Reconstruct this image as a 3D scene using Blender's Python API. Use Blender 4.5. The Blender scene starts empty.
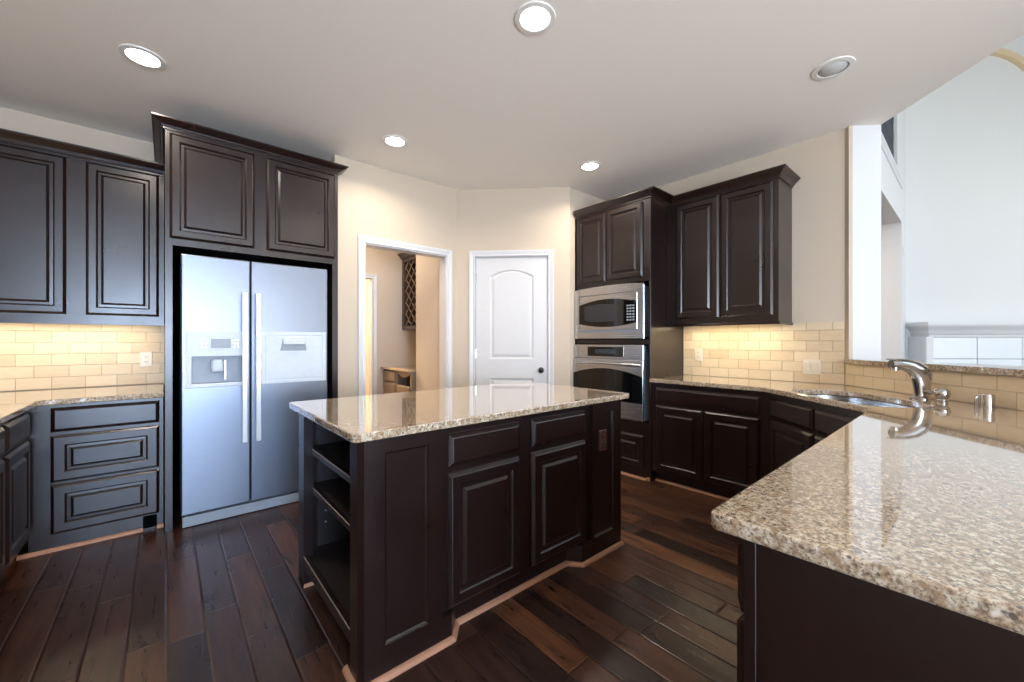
import bpy, bmesh, math, random
from mathutils import Vector, Matrix

random.seed(7)
S = bpy.context.scene
COL = S.collection
PI = math.pi

# ------------------------------------------------------------------ camera, sky, exposure
cd = bpy.data.cameras.new('camera')
cd.sensor_fit = 'HORIZONTAL'
cd.sensor_width = 36.0
cd.lens = 36.0 * 400.7 / 1024.0
cd.clip_start = 0.05
cam = bpy.data.objects.new('camera', cd)
COL.objects.link(cam)
cam.location = (0, 0, 1.23)
cam.rotation_euler = (PI / 2, 0, math.radians(49.27 - 90.0))
S.camera = cam

S.view_settings.view_transform = 'Standard'
S.view_settings.look = 'None'
S.view_settings.gamma = 1.0
S.view_settings.use_curve_mapping = False
S.view_settings.exposure = 0.5

world = bpy.data.worlds.new('sky')
S.world = world
world.use_nodes = True
wn = world.node_tree.nodes
wl = world.node_tree.links
wn.clear()
wo = wn.new('ShaderNodeOutputWorld')
bg = wn.new('ShaderNodeBackground')
tcw = wn.new('ShaderNodeTexCoord')
sep = wn.new('ShaderNodeSeparateXYZ')
rmp = wn.new('ShaderNodeValToRGB')
mr = wn.new('ShaderNodeMapRange')
mr.inputs['From Min'].default_value = -1
mr.inputs['From Max'].default_value = 1
wl.new(tcw.outputs['Generated'], sep.inputs[0])
wl.new(sep.outputs['Z'], mr.inputs['Value'])
wl.new(mr.outputs[0], rmp.inputs[0])
cr = rmp.color_ramp
cr.elements[0].position = 0.40
cr.elements[0].color = (0.34, 0.37, 0.34, 1)
cr.elements[1].position = 0.52
cr.elements[1].color = (0.86, 0.93, 1.0, 1)
e = cr.elements.new(0.8)
e.color = (0.62, 0.80, 1.0, 1)
wl.new(rmp.outputs[0], bg.inputs[0])
wl.new(bg.outputs[0], wo.inputs[0])
bg.inputs[1].default_value = 2.0


# ------------------------------------------------------------------ lights helper
def area_light(name, loc, rot, sx, sy, power, color, spread=PI, shape='RECTANGLE'):
    l = bpy.data.lights.new(name, 'AREA')
    l.shape = shape
    l.size = sx
    l.size_y = sy
    l.energy = power
    l.color = color
    l.spread = spread
    o = bpy.data.objects.new(name, l)
    COL.objects.link(o)
    o.location = loc
    o.rotation_euler = rot
    return o


# ------------------------------------------------------------------ materials
def lin(c):
    def f(v):
        v /= 255.0
        return v / 12.92 if v <= 0.04045 else ((v + 0.055) / 1.055) ** 2.4
    return (f(c[0]), f(c[1]), f(c[2]), 1)


class NT:
    def __init__(self, name):
        self.m = bpy.data.materials.new(name)
        self.m.use_nodes = True
        self.t = self.m.node_tree
        self.n = self.t.nodes
        self.l = self.t.links
        self.b = self.n['Principled BSDF']
        self._o = None

    def new(self, ty, **kw):
        x = self.n.new(ty)
        for k, v in kw.items():
            setattr(x, k, v)
        return x

    def obj(self):
        if self._o is None:
            self._o = self.new('ShaderNodeTexCoord').outputs['Object']
        return self._o

    def set(self, inp, v):
        if hasattr(v, 'is_output'):
            self.l.new(v, inp)
        else:
            inp.default_value = v

    def math(self, op, a, b=0.0, c=None):
        x = self.new('ShaderNodeMath', operation=op)
        self.set(x.inputs[0], a)
        self.set(x.inputs[1], b)
        if c is not None:
            self.set(x.inputs[2], c)
        return x.outputs[0]

    def mapping(self, scale=(1, 1, 1), rot=(0, 0, 0), src=None):
        x = self.new('ShaderNodeMapping')
        self.l.new(src or self.obj(), x.inputs[0])
        x.inputs['Scale'].default_value = scale
        x.inputs['Rotation'].default_value = rot
        return x.outputs[0]

    def noise(self, vec, scale, detail=3, rough=0.55, dist=0.0):
        x = self.new('ShaderNodeTexNoise')
        self.l.new(vec, x.inputs['Vector'])
        x.inputs['Scale'].default_value = scale
        x.inputs['Detail'].default_value = detail
        x.inputs['Roughness'].default_value = rough
        x.inputs['Distortion'].default_value = dist
        return x.outputs['Fac']

    def ramp(self, fac, stops):
        x = self.new('ShaderNodeValToRGB')
        self.l.new(fac, x.inputs[0])
        el = x.color_ramp.elements
        el[0].position, el[0].color = stops[0]
        el[1].position, el[1].color = stops[-1]
        for p, c in stops[1:-1]:
            k = el.new(p)
            k.color = c
        return x.outputs[0]

    def mix(self, fac, a, b, mode='MIX'):
        x = self.new('ShaderNodeMix', data_type='RGBA', blend_type=mode)
        self.set(x.inputs[0], fac)
        self.set(x.inputs[6], a)
        self.set(x.inputs[7], b)
        return x.outputs[2]

    def bump(self, h, strength=0.3, dist=0.002):
        x = self.new('ShaderNodeBump')
        x.inputs['Strength'].default_value = strength
        x.inputs['Distance'].default_value = dist
        self.l.new(h, x.inputs['Height'])
        self.l.new(x.outputs[0], self.b.inputs['Normal'])

    def P(self, **kw):
        for k, v in kw.items():
            self.set(self.b.inputs[k.replace('_', ' ')], v)
        return self.m


def g(v):
    return (v, v, v, 1)


def plain(name, c, rough=0.5, metal=0.0, var=0.03, scale=30, spec=0.5, coat=0.0):
    t = NT(name)
    c = lin(c)
    n = t.noise(t.obj(), scale)
    col = t.ramp(n, [(0.3, tuple(x * (1 - var) for x in c[:3]) + (1,)), (0.7, tuple(min(1, x * (1 + var)) for x in c[:3]) + (1,))])
    return t.P(Base_Color=col, Roughness=rough, Metallic=metal, Specular_IOR_Level=spec, Coat_Weight=coat)


def paint(name, c, rough=0.6):
    t = NT(name)
    c = lin(c)
    n = t.noise(t.obj(), 90, 4)
    n2 = t.noise(t.obj(), 1.5, 2)
    col = t.mix(t.math('MULTIPLY', n2, 0.06), c, tuple(x * 0.8 for x in c[:3]) + (1,))
    t.bump(n, 0.12, 0.002)
    return t.P(Base_Color=col, Roughness=rough, Specular_IOR_Level=0.25)


def wood(name, c1, c2, rough=0.3, pale_edge=0.0, axis='z', coat=0.15):
    t = NT(name)
    sc = {'z': (26, 26, 1.6), 'x': (1.6, 26, 26)}[axis]
    v = t.mapping(sc)
    n = t.noise(v, 1.6, 5, 0.6, 0.5)
    col = t.ramp(n, [(0.25, lin(c1)), (0.75, lin(c2))])
    b = t.noise(t.obj(), 5.0, 3)
    r = t.math('MULTIPLY_ADD', b, 0.14, rough - 0.07)
    return t.P(Base_Color=col, Roughness=r, Coat_Weight=coat, Coat_Roughness=0.25, Specular_IOR_Level=0.66)


def granite(name):
    t = NT(name)
    o = t.obj()
    wobble = t.noise(o, 60, 3)
    n1 = t.noise(o, 95, 4, 0.65)
    n2 = t.noise(o, 42, 3, 0.6, 0.4)
    n3 = t.noise(o, 185, 2, 0.5)
    base = t.ramp(n1, [(0.30, lin((98, 80, 64))), (0.43, lin((164, 142, 116))), (0.55, lin((197, 181, 157))), (0.72, lin((220, 210, 194)))])
    base = t.mix(t.ramp(n2, [(0.50, g(0)), (0.66, g(1))]), base, lin((152, 124, 94)))
    sp = t.ramp(n3, [(0.545, g(0)), (0.61, g(1))])
    base = t.mix(t.math('MULTIPLY', sp, 0.65), base, lin((88, 72, 60)))
    vo = t.new('ShaderNodeTexVoronoi', feature='F1')
    t.l.new(o, vo.inputs['Vector'])
    vo.inputs['Scale'].default_value = 48
    d = t.math('ADD', vo.outputs['Distance'], t.math('MULTIPLY', wobble, 0.35))
    dk = t.ramp(d, [(0.31, g(1)), (0.38, g(0))])
    base = t.mix(t.math('MULTIPLY', dk, 0.85), base, lin((52, 42, 38)))
    return t.P(Base_Color=base, Roughness=0.06, Specular_IOR_Level=0.9, Coat_Weight=0.8, Coat_Roughness=0.02, Coat_IOR=1.7)


def planks(name):
    t = NT(name)
    sp = t.new('ShaderNodeSeparateXYZ')
    t.l.new(t.obj(), sp.inputs[0])
    W = 0.125
    xr = t.math('DIVIDE', sp.outputs['X'], W)
    row = t.math('FLOOR', xr)
    fx = t.math('FRACT', xr)
    wn1 = t.new('ShaderNodeTexWhiteNoise', noise_dimensions='1D')
    t.l.new(row, wn1.inputs['W'])
    ry = t.math('MULTIPLY_ADD', wn1.outputs['Value'], 7.3, t.math('DIVIDE', sp.outputs['Y'], 0.78))
    colm = t.math('FLOOR', ry)
    fy = t.math('FRACT', ry)
    cmb = t.new('ShaderNodeCombineXYZ')
    t.l.new(row, cmb.inputs[0])
    t.l.new(colm, cmb.inputs[1])
    wn2 = t.new('ShaderNodeTexWhiteNoise', noise_dimensions='2D')
    t.l.new(cmb.outputs[0], wn2.inputs['Vector'])
    rnd = wn2.outputs['Value']
    # grain, shifted per plank
    off = t.new('ShaderNodeVectorMath', operation='MULTIPLY_ADD')
    t.l.new(wn2.outputs['Color'], off.inputs[0])
    off.inputs[1].default_value = (20, 20, 20)
    t.l.new(t.mapping((22, 2.2, 1)), off.inputs[2])
    gr = t.noise(off.outputs[0], 1.5, 6, 0.62, 0.8)
    knot = t.noise(off.outputs[0], 0.45, 4, 0.6, 1.2)
    tone = t.ramp(rnd, [(0.0, lin((46, 28, 22))), (0.35, lin((62, 39, 29))), (0.65, lin((78, 49, 35))), (0.90, lin((90, 57, 39))), (1.0, lin((122, 77, 47)))])
    c = t.mix(t.ramp(gr, [(0.30, g(0.88)), (0.62, g(0.0))]), tone, lin((30, 16, 13)))
    c = t.mix(t.math('MULTIPLY', t.ramp(knot, [(0.55, g(0)), (0.75, g(1))]), 0.55), c, lin((26, 14, 11)))
    gx = t.math('MINIMUM', fx, t.math('SUBTRACT', 1.0, fx))
    gy = t.math('MULTIPLY', t.math('MINIMUM', fy, t.math('SUBTRACT', 1.0, fy)), 0.78 / W)
    gap = t.math('MINIMUM', gx, gy)
    line = t.ramp(gap, [(0.0, g(1)), (0.022, g(0))])
    c = t.mix(t.math('MULTIPLY', line, 0.75), c, lin((20, 11, 9)))
    edge = t.ramp(gap, [(0.0, g(0)), (0.06, g(1))])
    hgt = t.math('ADD', t.math('MULTIPLY', edge, 1.0), t.math('MULTIPLY', gr, 0.25))
    hgt = t.math('ADD', hgt, t.math('MULTIPLY', t.noise(t.mapping((6, 2, 1)), 2.0, 2), 0.9))
    t.bump(hgt, 0.5, 0.004)
    r = t.math('MULTIPLY_ADD', gr, 0.20, 0.20)
    return t.P(Base_Color=c, Roughness=r, Specular_IOR_Level=0.42)


def tiles(name):
    """travertine subway tile; object X runs along the wall, Z is up"""
    t = NT(name)
    sp = t.new('ShaderNodeSeparateXYZ')
    t.l.new(t.obj(), sp.inputs[0])
    cb = t.new('ShaderNodeCombineXYZ')
    t.l.new(sp.outputs['X'], cb.inputs[0])
    t.l.new(sp.outputs['Z'], cb.inputs[1])
    br = t.new('ShaderNodeTexBrick')
    t.l.new(cb.outputs[0], br.inputs['Vector'])
    br.inputs['Scale'].default_value = 1.0
    br.inputs['Brick Width'].default_value = 0.164
    br.inputs['Row Height'].default_value = 0.0815
    br.inputs['Mortar Size'].default_value = 0.0022
    br.inputs['Mortar Smooth'].default_value = 0.3
    br.inputs['Bias'].default_value = 0.0
    br.inputs['Color1'].default_value = lin((226, 205, 172))
    br.inputs['Color2'].default_value = lin((206, 180, 144))
    br.inputs['Mortar'].default_value = lin((176, 158, 132))
    v = t.noise(t.mapping((6, 6, 22)), 2.2, 5, 0.6, 0.6)
    c = t.mix(t.ramp(v, [(0.35, g(0.0)), (0.75, g(0.30))]), br.outputs['Color'], lin((236, 222, 198)))
    h = t.math('SUBTRACT', t.math('MULTIPLY', v, 0.25), br.outputs['Fac'])
    t.bump(h, 0.85, 0.004)
    return t.P(Base_Color=c, Roughness=0.42, Specular_IOR_Level=0.4)


def steel(name, c, rough=0.28, axis=(2, 2, 300), metal=1.0):
    t = NT(name)
    n = t.noise(t.mapping(axis), 1.0, 2)
    c = lin(c)
    col = t.mix(t.math('MULTIPLY', n, 0.25), c, tuple(x * 0.82 for x in c[:3]) + (1,))
    r = t.math('MULTIPLY_ADD', n, 0.10, rough - 0.05)
    return t.P(Base_Color=col, Roughness=r, Metallic=metal)


def glow(name, c, s):
    t = NT(name)
    n = t.noise(t.obj(), 5, 1)
    cc = t.mix(t.math('MULTIPLY', n, 0.03), lin(c), (1, 1, 1, 1))
    return t.P(Base_Color=g(0.9), Emission_Color=cc, Emission_Strength=s)


M = {}
M['wall'] = paint('beige_wall_paint', (207, 191, 171))
M['white_wall'] = paint('white_wall_paint', (224, 223, 221))
M['tan_wall'] = paint('tan_wall_paint', (214, 197, 178))
M['ceiling'] = paint('ceiling_paint', (246, 239, 230), 0.8)
M['trim'] = plain('white_trim_paint', (218, 217, 217), 0.35, var=0.01)
M['floor'] = planks('hand_scraped_planks')
M['wood'] = wood('espresso_wood', (21, 10, 8), (31, 14, 11), 0.30)
M['woodx'] = wood('espresso_wood_level_grain', (23, 10, 8), (36, 16, 12), 0.30, axis='x')
M['inside'] = plain('dark_cabinet_inside', (26, 17, 15), 0.5, var=0.1)
M['raw'] = plain('pink_shoe_molding_wood', (170, 122, 94), 0.45, var=0.10, scale=12)
M['granite'] = granite('beige_granite')
M['tile'] = tiles('travertine_subway_tile')
M['steel'] = steel('brushed_steel', (206, 208, 212), 0.26)
M['fridge'] = steel('refrigerator_steel', (132, 140, 154), 0.36, (2, 2, 160), 0.85)
M['chrome'] = steel('satin_nickel', (196, 192, 188), 0.18, (40, 40, 40))
M['handle'] = plain('pale_metal_handle', (226, 230, 234), 0.3, metal=0.5, var=0.02)
M['plastic_grey'] = plain('grey_plastic', (150, 158, 168), 0.4)
M['plastic_pale'] = plain('pale_grey_plastic', (206, 214, 224), 0.4)
M['plate'] = plain('almond_outlet_plastic', (228, 216, 196), 0.35, var=0.02)
M['plate_dark'] = plain('brown_outlet_plastic', (70, 42, 34), 0.35, var=0.05)
M['black_glass'] = plain('black_appliance_glass', (10, 11, 13), 0.05, spec=0.7, var=0.02)
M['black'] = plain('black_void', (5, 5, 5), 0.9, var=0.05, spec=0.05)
M['pale_edge'] = plain('pale_wood_edge', (150, 132, 120), 0.3, var=0.25, scale=60)  # paler brown of the thin strips on the shelf edges
M['iron'] = plain('dark_wrought_iron', (74, 76, 84), 0.45, metal=0.4, var=0.1)
M['knob'] = plain('dark_bronze', (62, 58, 58), 0.3, metal=0.8, var=0.05)
M['lens_on'] = glow('lit_lamp_lens', (255, 248, 236), 16)
M['lens_off'] = plain('frosted_lamp_lens', (206, 206, 202), 0.5)
M['lampwhite'] = plain('white_lamp_trim', (232, 230, 224), 0.4, var=0.01)
M['undercab'] = glow('warm_strip_light', (255, 226, 160), 6)
M['oak'] = wood('weathered_oak', (120, 100, 84), (150, 128, 108), 0.4)
M['greywood'] = wood('grey_brown_stain', (64, 52, 46), (84, 70, 62), 0.4)
M['marble'] = plain('white_marble_tile', (232, 236, 240), 0.2, var=0.02, scale=4)
M['grout'] = plain('dark_grout', (96, 108, 120), 0.7)
M['flame'] = glow('chandelier_bulb', (255, 220, 160), 14)
M['brass'] = plain('aged_brass', (120, 92, 56), 0.3, metal=0.9, var=0.1)
M['archtan'] = paint('tan_arch_paint', (222, 200, 164))
t_ = NT('window_glass')
t_.P(Base_Color=(1, 1, 1, 1), Roughness=0.0, Transmission_Weight=1.0, IOR=1.01)
M['glass'] = t_.m


# ------------------------------------------------------------------ mesh builder
class MB:
    def __init__(self):
        self.bm = bmesh.new()

    def add(self, vs, fs):
        bv = [self.bm.verts.new(v) for v in vs]
        for f in fs:
            try:
                self.bm.faces.new([bv[i] for i in f])
            except ValueError:
                pass
        return self

    def merge(self, b):
        me = bpy.data.meshes.new('tmp')
        b.to_mesh(me)
        b.free()
        self.bm.from_mesh(me)
        bpy.data.meshes.remove(me)
        return self

    def box(self, x0, x1, y0, y1, z0, z1, bev=0.0, seg=1):
        x0, x1 = min(x0, x1), max(x0, x1)
        y0, y1 = min(y0, y1), max(y0, y1)
        z0, z1 = min(z0, z1), max(z0, z1)
        b = bmesh.new()
        bmesh.ops.create_cube(b, size=1.0)
        for v in b.verts:
            v.co = Vector((x0 + (v.co.x + .5) * (x1 - x0), y0 + (v.co.y + .5) * (y1 - y0), z0 + (v.co.z + .5) * (z1 - z0)))
        if bev > 0:
            bmesh.ops.bevel(b, geom=list(b.edges), offset=bev, segments=seg, affect='EDGES', profile=0.5)
        return self.merge(b)

    def prism(self, pts, z0, z1):
        n = len(pts)
        vs = [(p[0], p[1], z0) for p in pts] + [(p[0], p[1], z1) for p in pts]
        fs = [list(range(n))[::-1], list(range(n, 2 * n))] + [[i, (i + 1) % n, n + (i + 1) % n, n + i] for i in range(n)]
        return self.add(vs, fs)

    def loops(self, rings, cap0=False, cap1=True, closed=True):
        """rings: list of equal-length point lists, skinned together"""
        n = len(rings[0])
        vs = [p for r in rings for p in r]
        fs = []
        for k in range(len(rings) - 1):
            for i in range(n if closed else n - 1):
                j = (i + 1) % n
                fs.append([k * n + i, k * n + j, (k + 1) * n + j, (k + 1) * n + i])
        if cap0:
            fs.append(list(range(n))[::-1])
        if cap1:
            o = (len(rings) - 1) * n
            fs.append([o + i for i in range(n)])
        return self.add(vs, fs)

    def rects(self, x0, x1, z0, z1, prof, cap0=False, cap1=True):
        """nested rectangles on a front; prof = [(inset, y)]"""
        return self.loops([[(x0 + i, y, z0 + i), (x1 - i, y, z0 + i), (x1 - i, y, z1 - i), (x0 + i, y, z1 - i)] for i, y in prof], cap0, cap1)

    def cyl(self, c, r, h, axis='z', n=24, r2=None, bev=0):
        r2 = r if r2 is None else r2
        prof = [(r, 0), (r2, h)]
        if bev:
            prof = [(r - bev, 0), (r, bev), (r2, h - bev), (r2 - bev, h)]
        return self.lathe(c, prof, axis, n)

    def lathe(self, c, prof, axis='z', n=24, caps=True):
        rings = []
        for r, h in prof:
            ring = []
            for k in range(n):
                a = 2 * PI * k / n
                u, v = r * math.cos(a), r * math.sin(a)
                p = {'z': (u, v, h), 'y': (u, h, -v), 'x': (h, u, v), '-y': (u, -h, v)}[axis]
                ring.append((c[0] + p[0], c[1] + p[1], c[2] + p[2]))
            rings.append(ring)
        return self.loops(rings, caps, caps)

    def tube(self, pts, r, n=10, caps=True):
        pts = [Vector(p) for p in pts]
        rs = r if isinstance(r, (list, tuple)) else [r] * len(pts)
        rings = []
        up = None
        for i, p in enumerate(pts):
            d = (pts[min(i + 1, len(pts) - 1)] - pts[max(i - 1, 0)]).normalized()
            if up is None:
                up = Vector((0, 0, 1)) if abs(d.z) < .9 else Vector((0, 1, 0))
            a = d.cross(up).normalized()
            b = a.cross(d).normalized()
            up = b
            rr = rs[i]
            ra, rb = rr if isinstance(rr, tuple) else (rr, rr)
            rings.append([tuple(p + a * ra * math.cos(2 * PI * k / n) + b * rb * math.sin(2 * PI * k / n)) for k in range(n)])
        return self.loops(rings, caps, caps)

    def sweep(self, path, prof, closed=False):
        """profile [(out, z)] swept along a plan path [(x, y)], mitred; out is to the right of travel"""
        P = [Vector(p) for p in path]
        n = len(P)
        dirs = []
        for i in range(n):
            a = (P[i] - P[i - 1]).normalized() if (i > 0 or closed) else None
            b = (P[(i + 1) % n] - P[i]).normalized() if (i < n - 1 or closed) else None
            na = Vector((a.y, -a.x)) if a is not None else None
            nb = Vector((b.y, -b.x)) if b is not None else None
            if na is None:
                m = nb
            elif nb is None:
                m = na
            else:
                m = (na + nb) / max(0.2, 1 + na.dot(nb))
            dirs.append(m)
        rings = [[(P[i].x + dirs[i].x * o, P[i].y + dirs[i].y * o, z) for o, z in prof] for i in range(n)]
        k = len(prof)
        vs = [p for r in rings for p in r]
        fs = []
        for i in range(n if closed else n - 1):
            j = (i + 1) % n
            for q in range(k):
                w = (q + 1) % k
                fs.append([i * k + q, i * k + w, j * k + w, j * k + q])
        if not closed:
            fs += [list(range(k)), [(n - 1) * k + q for q in range(k)][::-1]]
        return self.add(vs, fs)

    def slab(self, outer, holes, z0, z1, ease=0.004):
        """stone slab with eased edges and holes"""
        def off(pts, d):
            n = len(pts)
            out = []
            for i in range(n):
                p, a, b = Vector(pts[i]), Vector(pts[i - 1]), Vector(pts[(i + 1) % n])
                e1, e2 = (p - a).normalized(), (b - p).normalized()
                n1, n2 = Vector((-e1.y, e1.x)), Vector((-e2.y, e2.x))
                m = (n1 + n2) / max(.3, 1 + n1.dot(n2))
                out.append((p.x + m.x * d, p.y + m.y * d))
            return out
        for z, dz in ((z1, -ease), (z0, ease)):
            b = bmesh.new()
            es = []
            for pts in [outer] + holes:
                q = off(pts, ease)
                vv = [b.verts.new((p[0], p[1], z)) for p in q]
                es += [b.edges.new((vv[i], vv[(i + 1) % len(vv)])) for i in range(len(vv))]
            bmesh.ops.triangle_fill(b, use_beauty=True, use_dissolve=False, edges=es)
            self.merge(b)
        for pts in [outer] + holes:
            q = off(pts, ease)
            h = ease * .3
            qm = off(pts, ease * .3)
            self.loops([[(p[0], p[1], z0) for p in q], [(p[0], p[1], z0 + ease * .3) for p in qm], [(p[0], p[1], z0 + ease) for p in pts],
                        [(p[0], p[1], z1 - ease) for p in pts], [(p[0], p[1], z1 - ease * .3) for p in qm], [(p[0], p[1], z1) for p in q]], False, False)
        return self

    def build(self, name, mat, parent=None, smooth=False, label=None):
        bm = self.bm
        bmesh.ops.remove_doubles(bm, verts=bm.verts, dist=1e-5)
        bmesh.ops.recalc_face_normals(bm, faces=bm.faces)
        me = bpy.data.meshes.new(name)
        bm.to_mesh(me)
        bm.free()
        me.materials.append(M[mat] if isinstance(mat, str) else mat)
        if smooth:
            for p in me.polygons:
                p.use_smooth = True
            try:
                me.set_sharp_from_angle(angle=math.radians(40))
            except Exception:
                pass
        o = bpy.data.objects.new(name, me)
        COL.objects.link(o)
        if parent is not None:
            o.parent = parent
        if label:
            o['label'] = label
        return o


def thing(name, label, cat, loc=(0, 0, 0), deg=0, group=None):
    o = bpy.data.objects.new(name, None)
    o.empty_display_size = 0.1
    COL.objects.link(o)
    o.location = loc
    o.rotation_euler = (0, 0, math.radians(deg))
    return tag(o, label, cat, group)


def tag(o, label, cat, group=None):
    o['label'] = label
    o['category'] = cat
    if group:
        o['group'] = group
    return o


def struct(o, label=None, cat=None):
    o['kind'] = 'structure'
    if label:
        o['label'] = label
    if cat:
        o['category'] = cat
    return o


def dup_thing(root, loc, label, deg=None):
    r = root.copy()
    COL.objects.link(r)
    r.location = loc
    if deg is not None:
        r.rotation_euler = (0, 0, math.radians(deg))
    r['label'] = label
    for ch in list(root.children):
        c = ch.copy()
        COL.objects.link(c)
        c.parent = r
        for gch in list(ch.children):
            d = gch.copy()
            COL.objects.link(d)
            d.parent = c
    return r


# ------------------------------------------------------------------ cabinet parts (local: x right, y into the cabinet, z up, face at y=0)
T = 0.021


def raised_door(parent, x0, x1, z0, z1, fr=0.055, name='door', y=0.0, flat=False):
    d = MB().rects(x0, x1, z0, z1, [(0, y), (0, y - T + .013), (.003, y - T + .010), (.013, y - T + .001), (.015, y - T), (fr - .006, y - T), (fr, y - T + .005), (fr + .003, y - T + .012), (fr + .02, y - T + .012)], cap0=True, cap1=False)
    o = d.build(name, 'wood' if (z1 - z0) > (x1 - x0) else 'woodx', parent)
    f = fr + .002
    p = MB().rects(x0, x1, z0, z1, [(f, y - T + .012), (f + .016, y - T + .0115), (f + .029, y - T + .001), (f + .032, y - T + .001)] if not flat else
                   [(f, y - T + .012), (f + .01, y - T + .011)], cap0=False, cap1=True)
    p.build('raised_panel', 'wood', o)
    return o


def slab_drawer(parent, x0, x1, z0, z1, name='drawer_front', y=0.0):
    return MB().rects(x0, x1, z0, z1, [(0, y), (0, y - T + .013), (.003, y - T + .010), (.016, y - T + .001), (.019, y - T)], cap0=True).build(name, 'woodx', parent)


CROWN = lambda h, o: [(0, 0), (.010, 0), (.010, .010), (.016, .014), (.020, .022), (o * .45, h * .45), (o * .78, h * .72), (o * .9, h * .8), (o, h * .86), (o, h), (-.02, h), (-.02, 0)]


def zshift(prof, z):
    return [(o, zz + z) for o, zz in prof]


QR = [(0, 0.0), (.019, 0.0), (.018, .008), (.013, .015), (.006, .019), (0, .020)]

# ================================================================== THE SETTING
H = 2.80
B0 = -3.6   # back of the open breakfast area behind the camera
# floor
fl = MB().prism([(-1.32, B0), (9.2, B0), (9.2, 7.6), (-1.32, 7.6)], -0.05, 0.0).build('floor', 'floor')
struct(fl, 'dark brown hand scraped hardwood plank floor', 'floor')
# ceiling of the kitchen (ends on a diagonal over the bar)
ce = MB().prism([(-1.32, B0), (2.3, B0), (2.3, -1.165), (3.925, .455), (3.925, 2.82), (3.2, 2.82), (3.2, 5.3), (2.9, 7.6), (-1.32, 7.6)], H, H + .25).build('ceiling', 'ceiling')
struct(ce, 'greige painted flat kitchen ceiling', 'ceiling')
struct(MB().box(-1.32, -1.20, B0, 4.39, 0, H).build('wall_left', 'wall'), 'beige side wall behind the left counter run', 'wall')
struct(MB().box(-1.20, 1.07, 4.27, 4.39, 0, H).build('wall_fridge_recess', 'wall'), 'beige wall above the left wall cabinets', 'wall')
wf = MB()
wf.box(1.07, 1.32, 3.53, 3.65, 0, H).box(2.16, 2.30, 3.53, 3.65, 0, H).box(1.32, 2.16, 3.53, 3.65, 2.10, H)
wf.box(1.07, 1.17, 3.65, 5.12, 0, H)
struct(wf.build('wall_doorway', 'wall'), 'beige wall with the cased opening right of the refrigerator', 'wall')
# pantry wall on the diagonal
d2 = math.sqrt(.5)
pw = thing('wall_pantry', 'beige diagonal wall around the white arched panel door', 'wall', (2.28, 3.53, 0), -45)
struct(pw)
L = .825 * math.sqrt(2)
m = MB()
m.box(0, .20, 0, .12, 0, H).box(.941, L, 0, .12, 0, H).box(.20, .941, 0, .12, 2.095, H)
struct(m.build('wall_surface', 'wall', pw))
struct(MB().box(3.10, 3.92, 2.72, 2.84, 0, H).build('wall_oven_side', 'wall'), 'short beige wall left of the oven cabinet', 'wall')
struct(MB().prism([(3.80, .640), (3.772, .612), (3.790, .594), (3.92, .700), (3.92, 2.72), (3.80, 2.72)], 0, H).build('wall_right', 'wall'), 'beige wall behind the tall oven cabinet and right upper cabinet', 'wall')
# wall end / jamb facing the camera, and the wall of the great room in line with it
struct(MB().prism([(3.7905, .5935), (3.925, .455), (4.13, .66), (4.13, .86), (3.922, .86), (3.922, .701)], 0, 5.6).build('wall_end_column', 'white_wall'), 'white wall end beside the open pass through', 'wall')
gw = MB()
gw.box(7.44, 8.1, .66, .86, 0, 5.6).box(4.13, 7.44, .66, .86, 2.82, 3.32).box(4.13, 7.44, .66, .86, 5.2, 5.6)
gw.box(7.0, 7.44, .66, .685, 3.32, 5.2)
struct(gw.build('wall_great_room', 'white_wall'), 'white living room wall with a tall opening beyond the bar', 'wall')
tr = MB()
tr.sweep([(7.44, .66), (4.13, .66)], [(0, 3.26), (.0, 3.34), (-.03, 3.34), (-.03, 3.31), (-.014, 3.29), (-.012, 3.26)])
struct(tr.build('trim_1', 'trim'), 'white ledge trim under the upstairs railing', 'trim')
# room seen through that opening and the loft above it
struct(MB().box(3.95, 8.6, 2.5, 2.6, 0, 5.6).box(8.5, 8.6, .86, 2.5, 0, 5.6).build('wall_hall', 'tan_wall'), 'tan hall wall seen through the tall opening', 'wall')
struct(MB().box(3.95, 8.5, .86, 2.5, 2.95, 3.2).build('floor_loft', 'white_wall'), 'loft floor above the tall opening', 'floor')
# fireplace wall, diagonal, and great room ceiling
fw = thing('wall_fireplace', 'tall white living room wall above the fireplace mantel', 'wall', (7.9, .66, 0), -45)
struct(fw)
struct(MB().box(-.05, 5.2, 0, .12, 0, 5.6).build('wall_surface', 'white_wall', fw))
struct(MB().prism([(2.3, -1.165), (3.925, .455), (3.925, 2.6), (8.6, 2.6), (11.6, -3.0), (2.3, -3.0)], 5.6, 5.7).build('ceiling_great_room', 'white_wall'), 'high living room ceiling', 'ceiling')
# arch band on the fireplace wall
arc = MB()
cx0, cz0, R0, R1 = .925, 4.42, .80, .88
N = 32
ins = [(cx0 + R0 * math.sin(a), cz0 + R0 * math.cos(a)) for a in [-1.31 + (1.31 + PI * .5) * k / N for k in range(N + 1)]]
outs = [(cx0 + R1 * math.sin(a), cz0 + R1 * math.cos(a)) for a in [-1.31 + (1.31 + PI * .5) * k / N for k in range(N + 1)]]
arc.loops([[(i[0], 0, i[1]), (o[0], 0, o[1]), (o[0], -.06, o[1]), (i[0], -.06, i[1])] for i, o in zip(ins, outs)], True, True)
ar = arc.build('trim_2', 'archtan')
ar.location = (7.9, .66, 0)
ar.rotation_euler = (0, 0, math.radians(-45))
struct(ar, 'tan arched band high on the white living room wall', 'trim')

# half wall with raised ledge on the diagonal
hw = MB().prism([(3.80, .64), (3.77, .61), (2.50, -.66), (2.81, -.66), (3.925, .455)], 0, 1.062).build('wall_half', 'white_wall')
struct(hw, 'half wall under the raised granite ledge', 'wall')

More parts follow.
